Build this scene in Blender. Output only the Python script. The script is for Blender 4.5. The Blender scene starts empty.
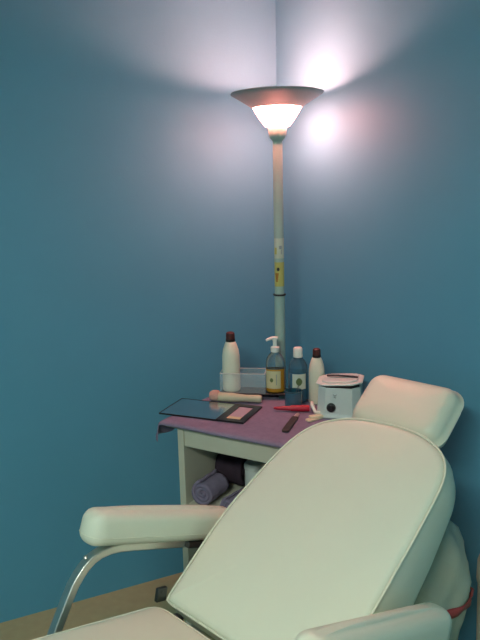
import bpy, bmesh, math, random
from mathutils import Vector as V3, Matrix
random.seed(7)
S = bpy.context.scene
COL = S.collection
PI = math.pi
D = math.radians

# ------------------------------------------------------------------ materials
def mat(name, col, rough=.5, metal=0., bump=0., bscale=200., var=0., vscale=6., trans=0., ior=1.45,
        emit=None, estr=0., coat=0., spec=.5, alpha=1.):
    m = bpy.data.materials.new(name); m.use_nodes = True
    nt = m.node_tree; b = nt.nodes['Principled BSDF']
    b.inputs['Base Color'].default_value = (*col, 1)
    b.inputs['Roughness'].default_value = rough
    b.inputs['Metallic'].default_value = metal
    b.inputs['IOR'].default_value = ior
    b.inputs['Transmission Weight'].default_value = trans
    b.inputs['Coat Weight'].default_value = coat
    b.inputs['Specular IOR Level'].default_value = spec
    b.inputs['Alpha'].default_value = alpha
    if emit:
        b.inputs['Emission Color'].default_value = (*emit, 1)
        b.inputs['Emission Strength'].default_value = estr
    if bump or var:
        tc = nt.nodes.new('ShaderNodeTexCoord')
    if var:
        n = nt.nodes.new('ShaderNodeTexNoise'); n.inputs['Scale'].default_value = vscale
        n.inputs['Detail'].default_value = 5
        nt.links.new(tc.outputs['Object'], n.inputs['Vector'])
        mp = nt.nodes.new('ShaderNodeMapRange')
        mp.inputs['To Min'].default_value = 1 - var; mp.inputs['To Max'].default_value = 1 + var
        nt.links.new(n.outputs['Fac'], mp.inputs['Value'])
        mx = nt.nodes.new('ShaderNodeVectorMath'); mx.operation = 'SCALE'
        mx.inputs[0].default_value = col
        nt.links.new(mp.outputs['Result'], mx.inputs['Scale'])
        nt.links.new(mx.outputs['Vector'], b.inputs['Base Color'])
    if bump:
        n = nt.nodes.new('ShaderNodeTexNoise'); n.inputs['Scale'].default_value = bscale
        n.inputs['Detail'].default_value = 3
        nt.links.new(tc.outputs['Object'], n.inputs['Vector'])
        bp = nt.nodes.new('ShaderNodeBump'); bp.inputs['Strength'].default_value = bump
        bp.inputs['Distance'].default_value = .004
        nt.links.new(n.outputs['Fac'], bp.inputs['Height'])
        nt.links.new(bp.outputs['Normal'], b.inputs['Normal'])
    return m

M = dict(
    wall=mat('teal_paint', (.096, .315, .45), .6, bump=.08, bscale=160, var=.05, vscale=3, spec=.2),
    ceil=mat('ceiling_paint', (.46, .62, .60), .9, bump=.2, bscale=80),
    floor=mat('beige_floor', (.33, .34, .19), .6, var=.12, vscale=30, bump=.1),
    vinyl=mat('cream_vinyl', (.675, .71, .58), .42, bump=.10, bscale=420, var=.02, vscale=14),
    piping=mat('cream_piping', (.70, .72, .58), .4),
    steel=mat('brushed_steel', (.72, .72, .66), .42, 1., bump=.03, bscale=300),
    darksteel=mat('dark_steel', (.12, .12, .12), .4, 1.),
    cabinet=mat('cream_laminate', (.53, .53, .43), .5, var=.03, vscale=8),
    towel=mat('purple_terry', (.27, .23, .335), .95, bump=.9, bscale=520, var=.18, vscale=60, spec=.1),
    darktowel=mat('dark_plum_terry', (.05, .035, .05), .95, bump=.9, bscale=420, var=.2, vscale=50, spec=.1),
    brown=mat('dark_brown_cloth', (.03, .02, .02), .95, bump=.8, bscale=420, spec=.1),
    lampmetal=mat('lamp_enamel', (.38, .51, .45), .45, var=.03, vscale=10),
    bowlmetal=mat('bowl_enamel', (.22, .31, .32), .5, var=.04, vscale=12),
    bowlin=mat('bowl_white_enamel', (.8, .78, .74), .5),
    mauve=mat('mauve_panel', (.42, .33, .40), .35),
    ring=mat('black_ring', (.02, .02, .02), .5),
    glow=mat('lit_glass', (.9, .85, .82), .35, emit=(1., .255, .20), estr=60.),
    bulb=mat('lit_bulb', (1, 1, 1), .4, emit=(1., .255, .20), estr=122.),
    stickw=mat('white_sticker', (.60, .64, .52), .45, var=.08, vscale=60),
    sticky=mat('yellow_sticker', (.55, .50, .14), .45),
    sticko=mat('orange_print', (.38, .16, .02), .5),
    black=mat('black_plastic', (.012, .012, .014), .3),
    mirror=mat('mirror_glass', (.70, .74, .76), .18, 1.),
    clear=mat('clear_acrylic', (.80, .90, .93), .08, trans=.0, alpha=.13),
    bottle=mat('cream_bottle_plastic', (.76, .76, .60), .35, var=.02, vscale=20),
    cap=mat('oxblood_cap', (.085, .022, .018), .4),
    capd=mat('dark_collar', (.02, .012, .01), .4),
    pumpw=mat('white_pump_plastic', (.82, .84, .76), .3),
    pet=mat('clear_bottle', (.75, .85, .85), .05, trans=.9, ior=1.2),
    soap=mat('amber_soap', (.50, .24, .02), .25, var=.05, vscale=20, coat=.5),
    label=mat('cream_label', (.62, .58, .34), .5, var=.05, vscale=60),
    labelw=mat('pale_label', (.62, .66, .55), .5, var=.05, vscale=60),
    green=mat('green_print', (.12, .17, .06), .5),
    greyp=mat('grey_print', (.30, .33, .33), .5),
    blue=mat('blue_liquid', (.03, .13, .22), .12, coat=.6, var=.05, vscale=20),
    blueglass=mat('blue_glass', (.16, .36, .46), .08, trans=.75, ior=1.25),
    navy=mat('navy_glass', (.03, .115, .17), .1, coat=.6),
    teal=mat('dark_teal_plastic', (.012, .05, .055), .3),
    heater=mat('heater_plastic', (.60, .68, .66), .4, var=.02, vscale=15),
    heaterlid=mat('heater_lid_plastic', (.66, .76, .70), .35),
    red=mat('red_plastic', (.42, .012, .035), .35),
    file=mat('dark_brown_plastic', (.045, .034, .030), .45, var=.3, vscale=80),
    wood=mat('pale_wood', (.66, .64, .46), .6, var=.08, vscale=70),
    brushm=mat('cream_brush_body', (.50, .49, .34), .5, var=.06, vscale=40),
    pink=mat('pink_bristle', (.52, .34, .28), .9, bump=.8, bscale=300, var=.15, vscale=80),
    canister=mat('pale_canister_plastic', (.55, .60, .57), .5, var=.04, vscale=20),
    bag=mat('white_bag_film', (.40, .43, .35), .45, bump=.35, bscale=22, var=.05, vscale=20),
    redtape=mat('red_drawstring', (.30, .05, .05), .5, var=.15, vscale=60),
    bin=mat('pale_green_bin', (.40, .46, .36), .45, var=.03, vscale=10),
    fixture=mat('fill_housing_white', (.75, .75, .72), .5),
    tube=mat('fill_diffuser', (.9, .9, .9), .5, emit=(.92, 1., .88), estr=32.),
)

# ------------------------------------------------------------------ object helpers
def link(o, parent=None):
    COL.objects.link(o)
    if parent: o.parent = parent
    return o

def mesh(name, verts, faces, m, parent=None, smooth=True, angle=38, bevel=0.):
    me = bpy.data.meshes.new(name)
    me.from_pydata([tuple(v) for v in verts], [], faces)
    bm = bmesh.new(); bm.from_mesh(me)
    bmesh.ops.recalc_face_normals(bm, faces=bm.faces)
    bm.to_mesh(me); bm.free()
    ms = m if isinstance(m, (list, tuple)) else [m]
    for x in ms: me.materials.append(M[x])
    if smooth:
        for p in me.polygons: p.use_smooth = True
        me.set_sharp_from_angle(angle=math.radians(angle))
    o = bpy.data.objects.new(name, me)
    if bevel:
        b = o.modifiers.new('bevel', 'BEVEL'); b.width = bevel; b.segments = 3; b.limit_method = 'ANGLE'
    return link(o, parent)

class G:                      # geometry collector: one mesh out of several shapes
    def __init__(s): s.v = []; s.f = []
    def add(s, v, f):
        k = len(s.v); s.v += [V3(x) for x in v]; s.f += [tuple(i + k for i in q) for q in f]; return s
    def box(s, c, d, mtx=None):
        x, y, z = [a / 2 for a in d]
        v = [V3((i * x, j * y, k * z)) for i in (-1, 1) for j in (-1, 1) for k in (-1, 1)]
        if mtx: v = [mtx @ a for a in v]
        v = [a + V3(c) for a in v]
        return s.add(v, [(0, 1, 3, 2), (4, 6, 7, 5), (0, 4, 5, 1), (2, 3, 7, 6), (0, 2, 6, 4), (1, 5, 7, 3)])
    def lathe(s, prof, c=(0, 0, 0), n=40, axis=None, sx=1., sy=1., cap=True):
        c = V3(c); R = Matrix.Identity(3)
        if axis: R = V3((0, 0, 1)).rotation_difference(V3(axis)).to_matrix()
        v = []; f = []
        for r, z in prof:
            for i in range(n):
                a = 2 * PI * i / n
                v.append(c + R @ V3((r * math.cos(a) * sx, r * math.sin(a) * sy, z)))
        for j in range(len(prof) - 1):
            for i in range(n):
                f.append((j * n + i, j * n + (i + 1) % n, (j + 1) * n + (i + 1) % n, (j + 1) * n + i))
        if cap:
            if prof[0][0] > 1e-6: f.append(tuple(range(n))[::-1])
            if prof[-1][0] > 1e-6: f.append(tuple(range((len(prof) - 1) * n, len(prof) * n)))
        return s.add(v, f)
    def tube(s, pts, r, n=12, closed=False):
        pts = [V3(p) for p in pts]; N = len(pts); v = []; f = []
        rr = r if isinstance(r, (list, tuple)) else [r] * N
        up = None
        for i, p in enumerate(pts):
            a = pts[(i - 1) % N] if (closed or i) else p
            b = pts[(i + 1) % N] if (closed or i < N - 1) else p
            t = (b - a).normalized()
            if up is None:
                up = t.orthogonal().normalized()
            up = (up - t * up.dot(t)).normalized(); w = t.cross(up)
            for k in range(n):
                q = 2 * PI * k / n
                v.append(p + (up * math.cos(q) + w * math.sin(q)) * rr[i])
        m = N if closed else N - 1
        for i in range(m):
            j = (i + 1) % N
            for k in range(n):
                f.append((i * n + k, i * n + (k + 1) % n, j * n + (k + 1) % n, j * n + k))
        if not closed:
            f.append(tuple(range(n))[::-1]); f.append(tuple(range((N - 1) * n, N * n)))
        return s.add(v, f)
    def strap(s, pts, side, w, t):      # flat bar swept along pts; side = width direction
        pts = [V3(p) for p in pts]; side = V3(side).normalized(); v = []; f = []; N = len(pts)
        for i, p in enumerate(pts):
            d = (pts[min(i + 1, N - 1)] - pts[max(i - 1, 0)]).normalized()
            nn = side.cross(d).normalized()
            for a, b in ((-1, -1), (1, -1), (1, 1), (-1, 1)):
                v.append(p + side * (a * w / 2) + nn * (b * t / 2))
        for i in range(N - 1):
            for k in range(4):
                f.append((4 * i + k, 4 * i + (k + 1) % 4, 4 * i + 4 + (k + 1) % 4, 4 * i + 4 + k))
        f.append((0, 3, 2, 1)); f.append(tuple(4 * (N - 1) + k for k in range(4)))
        return s.add(v, f)
    def prism(s, poly, z0, z1):
        n = len(poly)
        v = [(x, y, z0) for x, y in poly] + [(x, y, z1) for x, y in poly]
        f = [tuple(range(n))[::-1], tuple(range(n, 2 * n))]
        f += [(i, (i + 1) % n, n + (i + 1) % n, n + i) for i in range(n)]
        return s.add(v, f)
    def move(s, mtx): s.v = [mtx @ a for a in s.v]; return s
    def build(s, name, m, parent=None, **k): return mesh(name, s.v, s.f, m, parent, **k)

def smoothloop(pts, n=120, it=2):
    pts = [V3((*p, 0)) for p in pts]
    for _ in range(it):       # Chaikin
        q = []
        for i, a in enumerate(pts):
            b = pts[(i + 1) % len(pts)]
            q += [a * .75 + b * .25, a * .25 + b * .75]
        pts = q
    L = [0]
    for i, a in enumerate(pts): L.append(L[-1] + (pts[(i + 1) % len(pts)] - a).length)
    out = []; k = 0
    for i in range(n):
        d = L[-1] * i / n
        while L[k + 1] < d: k += 1
        u = (d - L[k]) / max(1e-9, L[k + 1] - L[k])
        p = pts[k].lerp(pts[(k + 1) % len(pts)], u); out.append((p.x, p.y))
    return out

def rrect(x0, y0, x1, y1, r, k=8):
    o = []
    for cx, cy, a0 in ((x1 - r, y1 - r, 0), (x0 + r, y1 - r, 90), (x0 + r, y0 + r, 180), (x1 - r, y0 + r, 270)):
        for i in range(k + 1):
            a = math.radians(a0 + 90 * i / k); o.append((cx + r * math.cos(a), cy + r * math.sin(a)))
    return o

def cushion(poly, T, r, crown, fr, crownb=None, side=0.):   # upholstered slab: outline, thickness, edge radius, crown
    O, U, W, N = fr
    cx = sum(p[0] for p in poly) / len(poly); cy = sum(p[1] for p in poly) / len(poly)
    n = len(poly); v = []; f = []
    nrm = []
    for i in range(n):
        a = V3(poly[(i - 1) % n]); b = V3(poly[(i + 1) % n]); t = (b - a).normalized()
        q = V3((t.y, -t.x))
        if q.dot(V3(poly[i]) - V3((cx, cy))) < 0: q = -q
        nrm.append(q)
    rings = []
    for s in (.12, .3, .5, .68, .82, .92): rings.append(('s', s, crown * (1 - s ** 3)))
    for k in range(7):
        a = PI / 2 * (1 - k / 6); rings.append(('d', r * (1 - math.cos(a)), r * (math.sin(a) - 1) if k else 0.))
    rings.append(('d', -side, -T / 2))
    for k in range(7):
        a = PI / 2 * k / 6; rings.append(('d', r * (1 - math.cos(a)), -T + r - r * math.sin(a)))
    for s in (.8, .5, .2): rings.append(('s', s, -T))
    for kind, s, z in rings:
        for i, (x, y) in enumerate(poly):
            if kind == 's':
                ix, iy = x - nrm[i].x * r, y - nrm[i].y * r
                px, py = cx + (ix - cx) * s, cy + (iy - cy) * s
            else: px, py = x - nrm[i].x * s, y - nrm[i].y * s
            v.append(O + U * px + W * py + N * z)
    R = len(rings)
    for j in range(R - 1):
        for i in range(n):
            f.append((j * n + i, j * n + (i + 1) % n, (j + 1) * n + (i + 1) % n, (j + 1) * n + i))
    v.append(O + U * cx + W * cy + N * crown); v.append(O + U * cx + W * cy - N * T)
    for i in range(n):
        f.append((len(v) - 2, (i + 1) % n, i)); f.append((len(v) - 1, (R - 1) * n + i, (R - 1) * n + (i + 1) % n))
    return v, f

def thing(name, label, cat, loc, rot=0., group=None):
    o = bpy.data.objects.new(name, None); o.empty_display_size = .05
    o.location = loc; o.rotation_euler = (0, 0, rot)
    o['label'] = label; o['category'] = cat
    if group: o['group'] = group
    return link(o)

def tag(o, label, cat, group=None, loc=None, rot=0.):
    o['label'] = label; o['category'] = cat
    if group: o['group'] = group
    if loc is not None: o.location = loc; o.rotation_euler = (0, 0, rot)
    return o

# ------------------------------------------------------------------ room
C0 = V3((.17, 2.82, 0)); DL = V3((-.903, -.428, 0)).normalized(); DR = V3((.521, -.853, 0)).normalized()
C1 = C0 + DL * 4.0; C2 = C0 + DR * 4.3; C3 = C1 + DR * 4.3
HT = 2.55
def slab(name, pts, z0, z1, m):
    g = G().prism([(p.x, p.y) for p in pts], z0, z1)
    o = g.build(name, m, smooth=False); o['kind'] = 'structure'; return o
slab('floor', [C0, C1, C3, C2], -.1, 0, 'floor')
slab('ceiling', [C0, C1, C3, C2], HT, HT + .1, 'ceil')
def wall(name, a, b, out):
    slab(name, [a, b, b + out * .1, a + out * .1], 0, HT, 'wall')
nl = V3((DL.y, -DL.x, 0)); nl = nl if nl.dot(C0 - C3) > 0 else -nl
nr = V3((DR.y, -DR.x, 0)); nr = nr if nr.dot(C0 - C3) > 0 else -nr
wall('wall_left', C0, C1, nl); wall('wall_right', C0, C2, nr)
wall('wall_front', C2, C3, -nl); wall('wall_back', C1, C3, -nr)

# unseen fill light, added behind the photographer to supply the cooler ambient
cl = thing('fill_light', 'white rectangular fill light fixture added under the ceiling behind the camera, unseen', 'fill light', (-.60, -.60, HT), D(-58.6))
G().box((0, 0, -.03), (1.24, .34, .06)).build('housing', 'fixture', cl, bevel=.008)
G().box((0, 0, -.071), (1.16, .28, .02)).build('diffuser', 'tube', cl, bevel=.006)

# ------------------------------------------------------------------ floor lamp
LX, LY = .150, 2.475
lamp = thing('floor_lamp', 'tall pale torchiere floor lamp, lit, standing in the room corner behind the table', 'floor lamp', (LX, LY, 0))
G().lathe([(0.001, 0), (.125, 0), (.13, .006), (.128, .016), (.11, .026), (.05, .034), (.03, .045), (.022, .07), (.0165, .075)], n=48).build('base', 'lampmetal', lamp)
G().lathe([(.0195, .072), (.0195, 1.216)], n=28).build('lower_pole', 'lampmetal', lamp)
G().lathe([(.0225, 1.213), (.0235, 1.2145), (.0235, 1.2175), (.0225, 1.219)], n=28).build('joint_ring', 'ring', lamp)
G().lathe([(.0178, 1.217), (.0172, 1.774)], n=28).build('upper_pole', 'lampmetal', lamp)
G().lathe([(.017, 1.764), (.020, 1.769), (.027, 1.776), (.031, 1.788), (.0325, 1.801), (.033, 1.812), (.030, 1.816), (.02, 1.818)], n=36).build('socket_cup', 'lampmetal', lamp)
gl = [(.0425, 1.8165), (.047, 1.822), (.064, 1.845), (.0785, 1.868), (.086, 1.882)]
G().lathe([(.02, 1.8165)] + gl + [(r - .003, z) for r, z in gl[::-1]], n=56, cap=False).build('glass_shade', 'glow', lamp)['label'] = 'glowing frosted glass lower shade'
bo = [(.086, 1.878), (.1, 1.8875), (.120, 1.9), (.142, 1.9135), (.159, 1.923), (.1625, 1.926)]
G().lathe(bo + [(.1622, 1.9285), (.158, 1.9275)] + [(r - .003, z + .0035) for r, z in bo[-2::-1]] + [bo[0]], n=72, cap=False).build('reflector_bowl', 'bowlmetal', lamp)
G().lathe([(.012, 1.817), (.014, 1.835), (.018, 1.846), (.0245, 1.860), (.026, 1.872), (.022, 1.886), (.012, 1.894), (.0005, 1.897)], n=24).build('bulb', 'bulb', lamp)
def curved_patch(name, m, r, a0, a1, z0, z1, parent, shape=None):
    n = 12; v = []; f = []
    for j in range(9):
        for i in range(n + 1):
            z = z0 + (z1 - z0) * j / 8
            w = 1. if shape is None else shape(j / 8)
            a = (a0 + a1) / 2 + (a1 - a0) / 2 * (2 * i / n - 1) * w
            v.append((r * math.cos(a), r * math.sin(a), z))
    for j in range(8):
        for i in range(n):
            k = j * (n + 1) + i; f.append((k, k + 1, k + n + 2, k + n + 1))
    return mesh(name, v, f, m, parent)
curved_patch('white_sticker', 'stickw', .0182, D(195), D(350), 1.351, 1.424, lamp)['label'] = 'whitish warning sticker on the pole'
curved_patch('sticker_print', 'sticky', .0185, D(208), D(240), 1.366, 1.39, lamp)
curved_patch('sticker_print', 'greyp', .0185, D(268), D(300), 1.385, 1.397, lamp)
curved_patch('sticker_print', 'greyp', .0185, D(288), D(300), 1.366, 1.384, lamp)
ys = curved_patch('yellow_sticker', 'sticky', .0182, D(200), D(345), 1.248, 1.337, lamp); ys['label'] = 'yellow warning sticker on the pole'
curved_patch('warning_mark', 'black', .0186, D(238), D(272), 1.305, 1.318, ys, lambda t: 1 - abs(2 * t - 1) ** 2 * .6)
curved_patch('sticker_print', 'sticko', .0185, D(215), D(262), 1.265, 1.298, ys, lambda t: .4 + .6 * t)

LK = 2.475 / 2.45
for o in [q for q in COL.objects if q.type == 'MESH' and (q.parent == lamp or (q.parent and q.parent.parent == lamp))]:
    for q in o.data.vertices:
        q.co.x *= LK; q.co.y *= LK
        if q.co.z > .2: q.co.z = 1.6 + (q.co.z - 1.6) * LK

# ------------------------------------------------------------------ work table set across the corner
TZ = .84
T0 = V3((-.261, 2.156, 0)); TT = V3((.858, -.514, 0)).normalized(); TN = V3((.514, .858, 0)).normalized()
TR = math.atan2(TT.y, TT.x)
def tp(a, b, z=TZ): return T0 + TT * a + TN * b + V3((0, 0, z))
tab = thing('work_table', 'cream laminate work table with a lower shelf, set across the corner', 'table', tp(0, 0, 0), TR)
G().box((.28, .225, .826), (.58, .43, .02)).build('tabletop', 'cabinet', tab, bevel=.003)
G().box((.0535, .22, .408), (.024, .42, .816)).build('side_panel', 'cabinet', tab, bevel=.002)
G().box((.5385, .22, .408), (.024, .42, .816)).build('side_panel', 'cabinet', tab, bevel=.002)
G().box((.296, .026, .786), (.461, .02, .060)).build('front_apron', 'cabinet', tab, bevel=.002)
G().box((.296, .42, .788), (.461, .018, .056)).build('rear_apron', 'cabinet', tab, bevel=.002)
G().box((.296, .22, .536), (.461, .40, .018)).build('shelf', 'cabinet', tab, bevel=.002)

# purple towel spread over the tabletop
def towel_spread():
    na, nb = 80, 60; v = []; f = []
    a0, a1, b0, b1 = -.088, .545, -.012, .425
    for j in range(nb + 1):
        for i in range(na + 1):
            a = a0 + (a1 - a0) * i / na; b = b0 + (b1 - b0) * j / nb
            z = .8362 + .0012 * (math.sin(a * 21 + b * 9) * .5 + .5)
            x, y = a, b
            if b < -.002:
                d = -.002 - b; y = -.004 - .005 * math.sin(min(1, d / .006) * PI / 2); z -= d * .92
            if a < -.012:
                d = -.012 - a
                hang = d * (.62 + .38 / (1 + math.exp((b - .085) * 90)))
                x = -.0145 - .006 * math.sin(min(1, d / .008) * PI / 2) - .016 * (d / .07) * (1.1 + math.sin(b * 60)); z -= hang * .82
            v.append((x, y, z))
    for j in range(nb):
        for i in range(na):
            k = j * (na + 1) + i; f.append((k, k + 1, k + na + 2, k + na + 1))
    o = mesh('towel', v, f, 'towel', angle=80)
    s = o.modifiers.new('thick', 'SOLIDIFY'); s.thickness = .0026; s.offset = 1
    return o
tag(towel_spread(), 'purple towel spread over the tabletop, hanging over its front and left edges', 'towel', loc=tp(0, 0, 0), rot=TR)
SZ = .8402

# folding mirror lying flat, black edged
A_ = math.atan2(.045, .313)
mir = thing('folding_mirror', 'flat black-edged folding mirror lying over the left end of the purple towel', 'mirror', tp(-.062, .046, SZ + .0005), TR + A_)
mw, mh, md = .198, .176, .005
def frame(x0, x1, y0, y1, b, t, z0=0):
    g = G()
    g.box(((x0 + x1) / 2, y0 + b / 2, z0 + t / 2), (x1 - x0, b, t)); g.box(((x0 + x1) / 2, y1 - b / 2, z0 + t / 2), (x1 - x0, b, t))
    g.box((x0 + b / 2, (y0 + y1) / 2, z0 + t / 2), (b, y1 - y0 - 2 * b, t)); g.box((x1 - b / 2, (y0 + y1) / 2, z0 + t / 2), (b, y1 - y0 - 2 * b, t))
    return g
frame(0, .218, 0, mh, .0025, md).build('large_leaf_frame', 'black', mir)
G().box((.109, mh / 2, .0022), (.212, mh - .006, .0042)).build('large_mirror_glass', 'mirror', mir)
frame(.220, .318, 0, mh, .023, md + .001).build('small_leaf_frame', 'black', mir)['label'] = 'thick black frame of the small leaf'
G().box((.269, mh / 2, .0018), (.058, mh - .036, .003)).build('small_mirror_glass', 'mauve', mir)['label'] = 'mauve panel in the black frame'
G().box((.272, .034, .0045), (.05, .022, .0025)).build('paper_tag', 'label', mir)['label'] = 'small cream paper patch'
G().box((.219, mh / 2, .002), (.002, mh * .8, .003)).build('hinge', 'ring', mir)

# ------------------------------------------------------------------ clear tray on a black base
tr = thing('acrylic_tray', 'long clear acrylic tray on a black base at the back of the table', 'tray', tp(.140, .376, SZ), TR + D(23))
bx = .128; by = .041
G().box((0, 0, .020), (2 * bx, 2 * by, .006)).build('base', 'black', tr, bevel=.002)
for sx in (-1, 1):
    G().box((sx * .105, 0, .0085), (.035, .05, .017)).build('foot', 'teal', tr, bevel=.002)
wx0, wx1 = -bx, .040
wc, wl = (wx0 + wx1) / 2, wx1 - wx0
g = G()
for c, d in (((wc, -by + .0015, .060), (wl, .003, .072)), ((wc, by - .0015, .060), (wl, .003, .072)),
             ((wx0 + .0015, 0, .060), (.003, 2 * by - .006, .072)), ((wx1 - .0015, 0, .060), (.003, 2 * by - .006, .072))):
    g.box(c, d)
g.build('clear_wall', 'clear', tr, smooth=False)
g = G()
for y in (-by + .0015, by - .0015): g.box((wc, y, .097), (wl, .0034, .0015))
for x in (wx0 + .0015, wx1 - .0015): g.box((x, 0, .097), (.0034, 2 * by - .006, .0015))
g.build('rim', 'canister', tr, smooth=False)

def lotion(loc, label, h, r):
    k = h / .2; t = thing('lotion_bottle', label, 'bottle', loc, group='cream bottles with dark red caps')
    G().lathe([(r * .9, 0), (r, .004), (r, .09 * k), (r * .985, .118 * k), (r * .90, .138 * k), (r * .72, .155 * k), (r * .56, .1665 * k), (r * .5, .168 * k)], n=40).build('body', 'bottle', t)
    G().lathe([(r * .52, .166 * k), (r * .53, .172 * k), (r * .53, .177 * k)], n=32).build('collar', 'capd', t)
    G().lathe([(r * .50, .1765 * k), (r * .50, .19 * k), (r * .46, .197 * k), (r * .3, .2 * k), (.0005, .2003 * k)], n=32).build('cap', 'cap', t)
    return t
lotion(tp(.056, .342, SZ + .0235), 'cream bottle with dark red cap standing in the clear tray', .222, .033)
lotion(tp(.372, .412, SZ), 'cream bottle with dark red cap standing between the blue bottle and the white heater', .200, .0285)

# pump bottle of amber soap
pb = thing('pump_bottle', 'clear pump bottle half full of amber soap with white pump, on the black tray base', 'bottle', tp(.211, .400, SZ + .0235))
sxy = dict(sx=1., sy=.72)
G().lathe([(.030, 0), (.0345, .004), (.0345, .086), (.0335, .088)], n=40, **sxy).build('soap_body', 'soap', pb)
G().lathe([(.0345, .088), (.0345, .110), (.031, .128), (.021, .142), (.013, .150), (.012, .156)], n=40, **sxy).build('clear_shoulder', 'pet', pb)
lb = curved_patch('label', 'label', .0352, D(200), D(304), .016, .082, pb)
for q in lb.data.vertices: q.co.y *= .73
mk = curved_patch('label_mark', 'green', .0358, D(236), D(258), .040, .056, lb, lambda t: math.sin(PI * (t * .8 + .1)))
for q in mk.data.vertices: q.co.y *= .735
mk = curved_patch('label_mark', 'greyp', .0358, D(275), D(279), .03, .07, lb)
for q in mk.data.vertices: q.co.y *= .735
pb.rotation_euler = (0, 0, D(-4))
G().lathe([(.0155, .150), (.016, .152), (.016, .168), (.013, .170), (.0075, .172), (.0075, .194)], n=28).build('pump_collar', 'pumpw', pb)
g = G().tube([(.010, 0, .2), (0, 0, .201), (-.012, .0, .2005), (-.026, -.004, .197), (-.032, -.005, .193)], [.0055, .007, .006, .005, .0042], n=14)
g.lathe([(.0085, .192), (.009, .195), (.0085, .203)], n=20).build('pump_head', 'pumpw', pb)

# blue bottle
bb = thing('blue_bottle', 'blue bottle with a white cap and pale label beside the pump bottle', 'bottle', tp(.304, .400, SZ), D(-3))
G().lathe([(.031, 0), (.0345, .004), (.0345, .110)], n=40).build('liquid_body', 'blue', bb)
G().lathe([(.0345, .110), (.0345, .120), (.032, .137), (.024, .152), (.015, .161), (.0145, .168)], n=40, cap=False).build('shoulder', 'blueglass', bb)
G().lathe([(.0165, .164), (.0175, .166), (.0165, .194), (.014, .199), (.0005, .2)], n=32).build('cap', 'pumpw', bb)
lb = curved_patch('label', 'labelw', .035, D(232), D(318), .052, .108, bb)
curved_patch('label_mark', 'green', .0356, D(255), D(293), .066, .094, lb, lambda t: math.sin(PI * (t * .8 + .1)))
# small dark blue jar with tweezers
jr = thing('glass_jar', 'small dark blue glass jar in front of the blue bottle', 'jar', tp(.320, .328, SZ))
G().lathe([(.026, 0), (.0305, .003), (.031, .030), (.0305, .056), (.0295, .0565), (.028, .036), (.0005, .035)], n=36).build('body', 'navy', jr)
G().lathe([(.0302, .056), (.0312, .057), (.0312, .060), (.0302, .061), (.0288, .061), (.0288, .056)], n=36, cap=False).build('rim', 'blueglass', jr)
def tweezer(dx, dy, lx, ly, label, m):
    base = tp(.320, .328, SZ + .0365)
    t = thing('tweezers', label, 'tweezers', base + V3((dx, dy, 0)), 0, 'tweezers in the blue jar')
    for s in (-1, 1):
        G().strap([(s * .001, 0, 0), (lx * .4 + s * .004, ly * .4, .018), (lx + s * .0012, ly, .044)], (0, 1, 0), .0055, .0016).build('arm', m, t)
tweezer(-.010, -.004, -.006, -.002, 'dark tweezers standing at the left of the small blue jar', 'black')
tweezer(.010, -.006, .008, -.002, 'steel tweezers standing at the right of the small blue jar', 'darksteel')

# ------------------------------------------------------------------ wax heater
hx, hy = .488, .352
wh = thing('wax_heater', 'white boxy wax warmer with a black dial beside the headrest', 'wax heater', tp(hx, hy, SZ), D(-14))
def octo(r, q=.62):
    return [(r, -r * q), (r, r * q), (r * q, r), (-r * q, r), (-r, r * q), (-r, -r * q), (-r * q, -r), (r * q, -r)]
g = G()
prof = [(.080, 0), (.0805, .006), (.075, .014), (.073, .05), (.070, .104)]
n = 8; v = []; f = []
for r, z in prof: v += [(x, y, z) for x, y in octo(r)]
for j in range(len(prof) - 1):
    for i in range(n): f.append((j * n + i, j * n + (i + 1) % n, (j + 1) * n + (i + 1) % n, (j + 1) * n + i))
f.append(tuple(range(n))[::-1]); f.append(tuple(range((len(prof) - 1) * n, len(prof) * n)))
G().add(v, f).build('housing', 'heater', wh, bevel=.003)
G().prism(octo(.066), .104, .110).build('lid_gap', 'black', wh)  # black ring stands in for the shaded gap between housing and lid
ld = G().prism(octo(.078), 0, .006).prism(octo(.060), .006, .011)
ld.move(Matrix.Translation((0, 0, .1115)) @ Matrix.Rotation(D(-3.5), 4, 'Y') @ Matrix.Rotation(D(-2), 4, 'X')).build('lid', 'heaterlid', wh, bevel=.003)
G().lathe([(.0155, 0), (.0155, .006), (.013, .012), (.011, .013), (.0005, .013)], c=(-.024, -.0735, .038), axis=(0, -1, .04), n=28).build('dial', 'black', wh)
G().box((-.024, -.0875, .041), (.0022, .003, .020)).build('dial_pointer', 'black', wh)
g = G().strap([(-.018, -.0722, .083), (-.012, -.0726, .0775), (-.006, -.0722, .083)], (0, 1, 0), .002, .0022)
g.strap([(-.016, -.0728, .0745), (-.008, -.0730, .0715)], (0, 1, 0), .002, .0022).build('printed_mark', 'greyp', wh)
G().tube([(-.062, -.056, .012), (-.078, -.066, .016), (-.090, -.052, .034), (-.095, -.028, .036), (-.097, .0, .012), (-.098, .03, .006)], .0062, n=10).build('power_cord', 'pumpw', wh)
# black spatula on the lid
sp = G().strap([(-.046, .006, .0), (-.01, .004, .001), (.02, -.002, .001), (.058, -.012, 0)], (.15, 1, 0), .013, .004)
tag(sp.build('spatula', 'black', bevel=.001), 'black spatula lying across the lid of the wax warmer', 'spatula', loc=tp(hx, hy, SZ + .1275), rot=D(-8))
# applicator sticks in front of the heater
def stick(a, b, rot, l, w, label, dz=0.):
    o = G().prism(rrect(-l / 2, -w / 2, l / 2, w / 2, w * .3), 0, .005).build('applicator_stick', 'wood', bevel=.0006)
    tag(o, label, 'applicator stick', 'wooden applicator sticks', loc=tp(a, b, SZ + dz), rot=rot)
stick(.448, .262, D(38), .110, .026, 'pale wooden applicator stick lying in front of the wax warmer, lower of two')
stick(.455, .268, D(18), .090, .022, 'pale wooden applicator stick lying crosswise on top of another', .0054)

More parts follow.
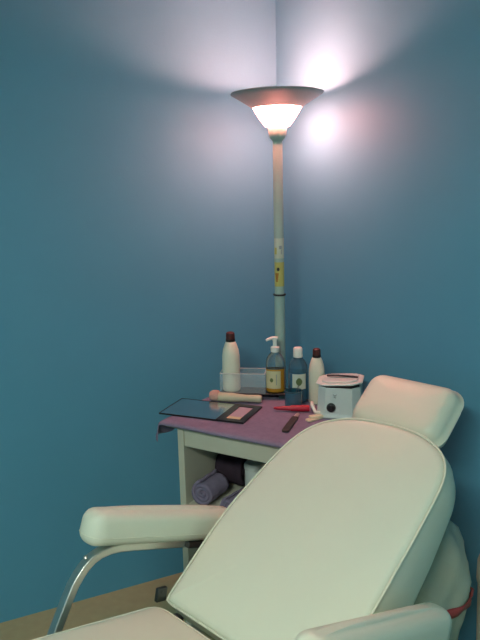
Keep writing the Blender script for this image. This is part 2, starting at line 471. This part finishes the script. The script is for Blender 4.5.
# red pointed tool
rt = thing('red_marker', 'red pointed marker lying on the purple towel', 'marker', tp(.338, .281, SZ), D(-6))
R90 = (1, 0, 0)
G().lathe([(.0085, 0), (.0108, .002), (.0112, .06), (.010, .066)], c=(-.006, 0, .0114), axis=R90, n=20).build('barrel', 'red', rt)
G().lathe([(.003, -.058), (.0052, -.05), (.007, -.02), (.0082, -.004), (.0084, .001)], c=(-.006, 0, .0114), axis=R90, n=20).build('pointed_tip', 'red', rt)
# dark nail file with bright tip
fl = thing('nail_file', 'dark brown handled nail file with bright metal tip on the purple towel', 'nail file', tp(.392, .160, SZ), math.atan2(.195, -.042) - TR * 0 + TR)
G().prism(rrect(-.078, -.0125, .062, .0105, .007), 0, .008).build('handle', 'file', fl, bevel=.0015)
G().prism([(.058, -.008), (.100, -.006), (.108, 0), (.100, .006), (.058, .008)], .001, .005).build('metal_tip', 'steel', fl, bevel=.0006)
# cream brush
br = thing('body_brush', 'cream handled brush with pinkish bristle end, lying before the clear tray', 'brush', tp(.022, .257, SZ), math.atan2(-.045, .177))
G().lathe([(.013, -.002), (.0165, .004), (.0165, .06), (.0145, .08), (.0125, .11), (.0135, .14), (.0145, .158), (.012, .168), (.0005, .172)], c=(.018, 0, .0168), axis=R90, n=28).build('handle', 'brushm', br)
G().lathe([(.0005, -.020), (.013, -.019), (.0195, -.010), (.0205, .0), (.0205, .010), (.0175, .0155)], c=(.012, 0, .0208), axis=R90, n=28).build('bristle_head', 'pink', br)

# ------------------------------------------------------------------ things on the lower shelf
HZ = .5455
def roll(name, label, a, b, r, l, m, rot, z=HZ, group=None):
    t = G(); pts = []
    v = []; f = []; n = 96; turns = 3.2
    prof = []
    for i in range(n):
        q = i / (n - 1); ang = q * turns * 2 * PI; rr = r * (.16 + .84 * q)
        prof.append((rr * math.cos(ang), rr * math.sin(ang)))
    th = r * .84 / turns * .88
    for sgn in (0, 1):
        pass
    K = 10
    for k in range(K + 1):
        x = -l / 2 + l * k / K
        for i, (py, pz) in enumerate(prof):
            d = math.hypot(py, pz); wob = 1 + .03 * math.sin(k * 1.3 + i * .2)
            v.append((x + .004 * math.sin(i * .35) * (k in (0, K)), py * wob, pz * wob))
    for k in range(K):
        for i in range(n - 1):
            q = k * n + i; f.append((q, q + 1, q + n + 1, q + n))
    o = mesh(name, v, f, m, angle=80)
    s = o.modifiers.new('thick', 'SOLIDIFY'); s.thickness = th; s.offset = -1
    tag(o, label, 'towel', group, loc=tp(a, b, z + r * 1.035), rot=TR + rot)
    return o
roll('rolled_towel', 'rolled purple towel on the lower shelf against the left side panel', .124, .078, .046, .11, 'towel', D(90), group='rolled towels on the lower shelf')
roll('rolled_towel', 'small rolled purple towel at the front right of the larger purple roll', .234, .062, .029, .10, 'towel', D(82), group='rolled towels on the lower shelf')
roll('rolled_towel', 'rolled dark plum towel behind the purple roll on the lower shelf', .132, .225, .066, .105, 'darktowel', D(0), group='rolled towels on the lower shelf')
cn = thing('canister', 'pale round lidded canister on the lower shelf, right of the dark towel', 'canister', tp(.232, .196, HZ))
G().lathe([(.032, 0), (.035, .003), (.035, .098), (.034, .1)], n=40).build('body', 'canister', cn)
G().lathe([(.0365, .097), (.037, .1), (.037, .112), (.032, .119), (.0005, .121)], n=40).build('lid', 'canister', cn)

# ------------------------------------------------------------------ reclining treatment chair
CB = V3((-.210, 1.527, .588))
F = V3((-.695, -.680, .234)).normalized(); LAT = V3((.699, -.715, 0)).normalized(); BV = V3((.563, .551, .616)).normalized()
BN = LAT.cross(BV); BN = BN if BN.z > 0 else -BN
SN = F.cross(LAT); SN = SN if SN.z > 0 else -SN
AR = V3((-.673, -.658, .338)).normalized(); AN = AR.cross(LAT); AN = AN if AN.z > 0 else -AN
FH = V3((F.x, F.y, 0)).normalized()
base = CB + LAT * .257 + FH * .16; base.z = 0
chair = thing('facial_chair', 'cream vinyl reclining facial chair with headrest and chrome armrests', 'chair', base)
def L(p): return p - base
fr = (L(CB), LAT, BV, BN)
outline = [(.006, .001), (-.001, .012), (-.001, .06), (-.001, .115), (-.001, .18), (.000, .231), (.006, .30), (.017, .356), (.032, .43), (.048, .495),
           (.064, .538), (.087, .577), (.115, .605), (.145, .624), (.186, .642), (.23, .652), (.275, .657), (.315, .659), (.351, .659), (.395, .655), (.435, .645),
           (.470, .629), (.497, .606), (.514, .575), (.521, .54), (.5215, .50), (.5205, .452), (.519, .386), (.516, .333), (.514, .276), (.511, .222), (.508, .15),
           (.506, .08), (.504, .02), (.49, .004), (.40, .002), (.30, .002), (.20, .002), (.10, .002)]
ol = smoothloop(outline, 150, 2)
v, f = cushion(ol, .095, .020, .010, fr, side=.006)
for i, p in enumerate(v):          # the padding is deeper towards the seat
    q = p - fr[0]; nn = q.dot(BN); vv = q.dot(BV)
    if nn < -.02: v[i] = p + BN * ((nn + .02) / .075) * .10 * max(0., 1 - (vv / .66) ** 2)
bk = mesh('backrest', v, f, 'vinyl', chair, angle=60)
c2 = [(x, y) for x, y in ol]
G().tube([L(CB) + LAT * x + BV * y - BN * .008 for x, y in c2], .0028, n=8, closed=True).build('piping', 'piping', bk)
G().box((0, 0, 0), (.40, .44, .012), Matrix((LAT, BV, BN)).transposed()).move(Matrix.Translation(L(CB + LAT * .257 + BV * .29 - BN * .185))).build('back_board', 'black', bk)
# seat
so = smoothloop(rrect(.0, .016, .512, .55, .035, 6), 120, 1)
v, f = cushion(so, .095, .024, .010, (L(CB), LAT, F, SN), side=.004)
st = mesh('seat', v, f, 'vinyl', chair, angle=60)
G().tube([L(CB) + LAT * x + F * y - SN * .010 for x, y in so], .0022, n=8, closed=True).build('piping', 'piping', st)
# leg rest
LV = (F * .8 + V3((0, 0, -1)) * .55).normalized(); LN = LV.cross(LAT); LN = LN if LN.z > 0 else -LN
lo = smoothloop(rrect(.0, .02, .512, .42, .06, 6), 100, 1)
v, f = cushion(lo, .08, .022, .010, (L(CB + F * .555), LAT, LV, LN), side=.004)
mesh('leg_rest', v, f, 'vinyl', chair, angle=60)
# headrest
ho = smoothloop(rrect(.112, .690, .400, .876, .046, 6), 100, 1)
v, f = cushion(ho, .100, .040, .003, (L(CB - BN * .083), LAT, BV, BN), side=.010)
hd = mesh('headrest', v, f, 'vinyl', chair, angle=60)
hp = []
for x, y in sorted(p for p in ho if p[1] < .694): hp.append(L(CB) + LAT * (.264 + (x - .264) * 1.) + BV * (.789 + (y - .789) * .955) - BN * .0945)
G().tube(hp, .0014, n=8).build('seam', 'piping', hd)
for u in (.20, .32):
    G().strap([L(CB + LAT * u + BV * q - BN * n_) for q, n_ in ((.50, .112), (.62, .113), (.68, .14), (.70, .198), (.80, .199))], LAT, .03, .006).build('headrest_bracket', 'steel', hd)
# armrests
def arm(u0, label):
    O = CB + V3((0, 0, .223)) + LAT * u0
    poly = smoothloop(rrect(0, -.335, .082, .158, .036, 7), 90, 1)
    v, f = cushion(poly, .086, .030, .007, (L(O), LAT, AR, AN), side=0.)
    pad = mesh('armrest', v, f, 'vinyl', chair, angle=60); pad['label'] = label
    G().tube([L(O) + LAT * (.041 + (x - .041) * 1.0) + AR * y - AN * .060 for x, y in poly], .0010, n=8, closed=True).build('seam', 'piping', pad)
    pts = []
    for s, n_ in ((-.20, -.095), (-.1, -.095), (.0, -.095), (.04, -.096), (.07, -.1), (.097, -.109), (.117, -.122), (.132, -.140), (.143, -.160), (.152, -.182), (.160, -.22), (.167, -.26), (.174, -.30), (.18, -.34), (.186, -.38)):
        pts.append(L(O + LAT * .041 + AR * s + AN * n_))
    G().strap(pts, LAT, .026, .021).build('support_bar', 'steel', pad, bevel=.003)
    g = G()
    g.lathe([(.0055, 0), (.0055, .003), (.003, .005), (.0005, .0055)], c=L(O + LAT * .041 + AR * .134 - AN * .118) , axis=(AR * .7 + AN * .5), n=16)
    g.build('screw', 'steel', pad)
    G().box(L(O + LAT * .041 - AR * .235 - AN * .094), (.06, .13, .016), Matrix((LAT, AR, AN)).transposed()).build('rear_plate', 'darksteel', pad, bevel=.002)
    return pad
arm(-.119, 'armrest on the wall side'); arm(.553, 'armrest nearest the camera')
# frame under the seat
mt = Matrix((LAT, F, SN)).transposed()
g = G()
for u in (-.055, .57):
    g.box(L(CB + LAT * u + F * .16 - SN * .115), (.03, .56, .05), mt)
for q in (-.06, .20, .40):
    g.box(L(CB + LAT * .2575 + F * q - SN * .120), (.63, .04, .04), mt)
g.build('seat_frame', 'darksteel', chair, bevel=.003)
for u in (-.010, .523):
    g = G().box(L(CB + LAT * u + F * .0 + V3((0, 0, .012))), (.012, .03, .035), mt)
    g.lathe([(.007, 0), (.007, .012), (.004, .015)], c=L(CB + LAT * (u - .008) + V3((0, 0, .022))), axis=LAT, n=20)
    g.build('recline_hinge', 'darksteel', chair, bevel=.002)
G().lathe([(.05, .03), (.05, .30), (.036, .302), (.036, .52)], n=36).build('lift_column', 'steel', chair)
G().prism(rrect(-.25, -.25, .25, .25, .05), 0, .035).build('base_plate', 'darksteel', chair, bevel=.006)

# ------------------------------------------------------------------ white bag hanging behind the backrest
bx0 = V3((.490, 1.690, .50))
bag = thing('plastic_bag', 'crumpled white plastic bag with red drawstring hanging behind the backrest', 'bag', (bx0.x, bx0.y, .25))
def bagring(z, r, j):
    o = []
    for i in range(72):
        a = 2 * PI * i / 72
        rr = r * (1 + .06 * math.sin(a * 5 + z * 19) + .035 * math.sin(a * 9 - z * 33 + 1))
        o.append((rr * math.cos(a), rr * .9 * math.sin(a), z - .28))
    return o
prof = [(.76, .016), (.75, .03), (.735, .058), (.71, .088), (.675, .108), (.63, .119), (.58, .123), (.545, .122), (.515, .119), (.50, .116), (.485, .112), (.45, .108), (.40, .104), (.34, .098), (.30, .088), (.283, .06), (.281, .002)]
v = []; f = []
for j, (z, r) in enumerate(prof): v += bagring(z, r, j)
for j in range(len(prof) - 1):
    for i in range(72): f.append((j * 72 + i, j * 72 + (i + 1) % 72, (j + 1) * 72 + (i + 1) % 72, (j + 1) * 72 + i))
mesh('film', v, f, 'bag', bag, angle=80)
v = []; f = []
ra = [bagring(z, r, 0) for z, r in ((.522, .1235), (.508, .1235), (.494, .1205))]
for q in ra: v += q
for j in range(2):
    for i in range(72): f.append((j * 72 + i, j * 72 + (i + 1) % 72, (j + 1) * 72 + (i + 1) % 72, (j + 1) * 72 + i))
ds = mesh('drawstring', v, f, 'redtape', bag, angle=80); ds.modifiers.new('thick', 'SOLIDIFY').thickness = .002
ds['label'] = 'red drawstring band'
G().tube([(.114, -.03, .222), (.126, -.034, .245), (.128, -.034, .262), (.121, -.028, .266), (.116, -.024, .246), (.112, -.02, .220)], .0045, n=8).build('drawstring_loop', 'redtape', bag)
G().strap([(0, 0, .475), (.0, .004, .52), (.0, .006, .575)], (1, 0, 0), .02, .003).build('hanging_strap', 'bag', bag)

# ------------------------------------------------------------------ pale bin by the right wall
bn = thing('waste_bin', 'pale rounded waste bin by the right wall, cut by the frame edge', 'bin', (.733, 1.70, 0))
G().lathe([(.062, 0), (.068, .004), (.074, .2), (.080, .50)], n=40).build('body', 'bin', bn)
G().lathe([(.083, .498), (.084, .504), (.083, .555), (.074, .585), (.045, .605), (.0005, .612)], n=40).build('domed_lid', 'bin', bn)

# ------------------------------------------------------------------ camera, world, view
cam = bpy.data.cameras.new('camera'); co = link(bpy.data.objects.new('camera', cam))
pitch, rollr, fpx = math.radians(11), math.radians(1.4), 670.
fw = V3((0, math.cos(pitch), -math.sin(pitch))); ri = V3((1, 0, 0)); up = ri.cross(fw)
ri2 = ri * math.cos(rollr) - up * math.sin(rollr); up2 = up * math.cos(rollr) + ri * math.sin(rollr)
mw_ = Matrix((ri2, up2, -fw)).transposed().to_4x4(); mw_.translation = (0, 0, 1.6)
co.matrix_world = mw_
cam.sensor_fit = 'VERTICAL'; cam.sensor_height = 32.; cam.lens = fpx * 32. / 640.
cam.clip_start = .05
S.camera = co
w = bpy.data.worlds.new('world'); S.world = w; w.use_nodes = True
w.node_tree.nodes['Background'].inputs['Color'].default_value = (0, 0, 0, 1)
S.view_settings.view_transform = 'Standard'; S.view_settings.look = 'None'
S.view_settings.gamma = 1; S.view_settings.use_curve_mapping = False
S.view_settings.exposure = 1.0
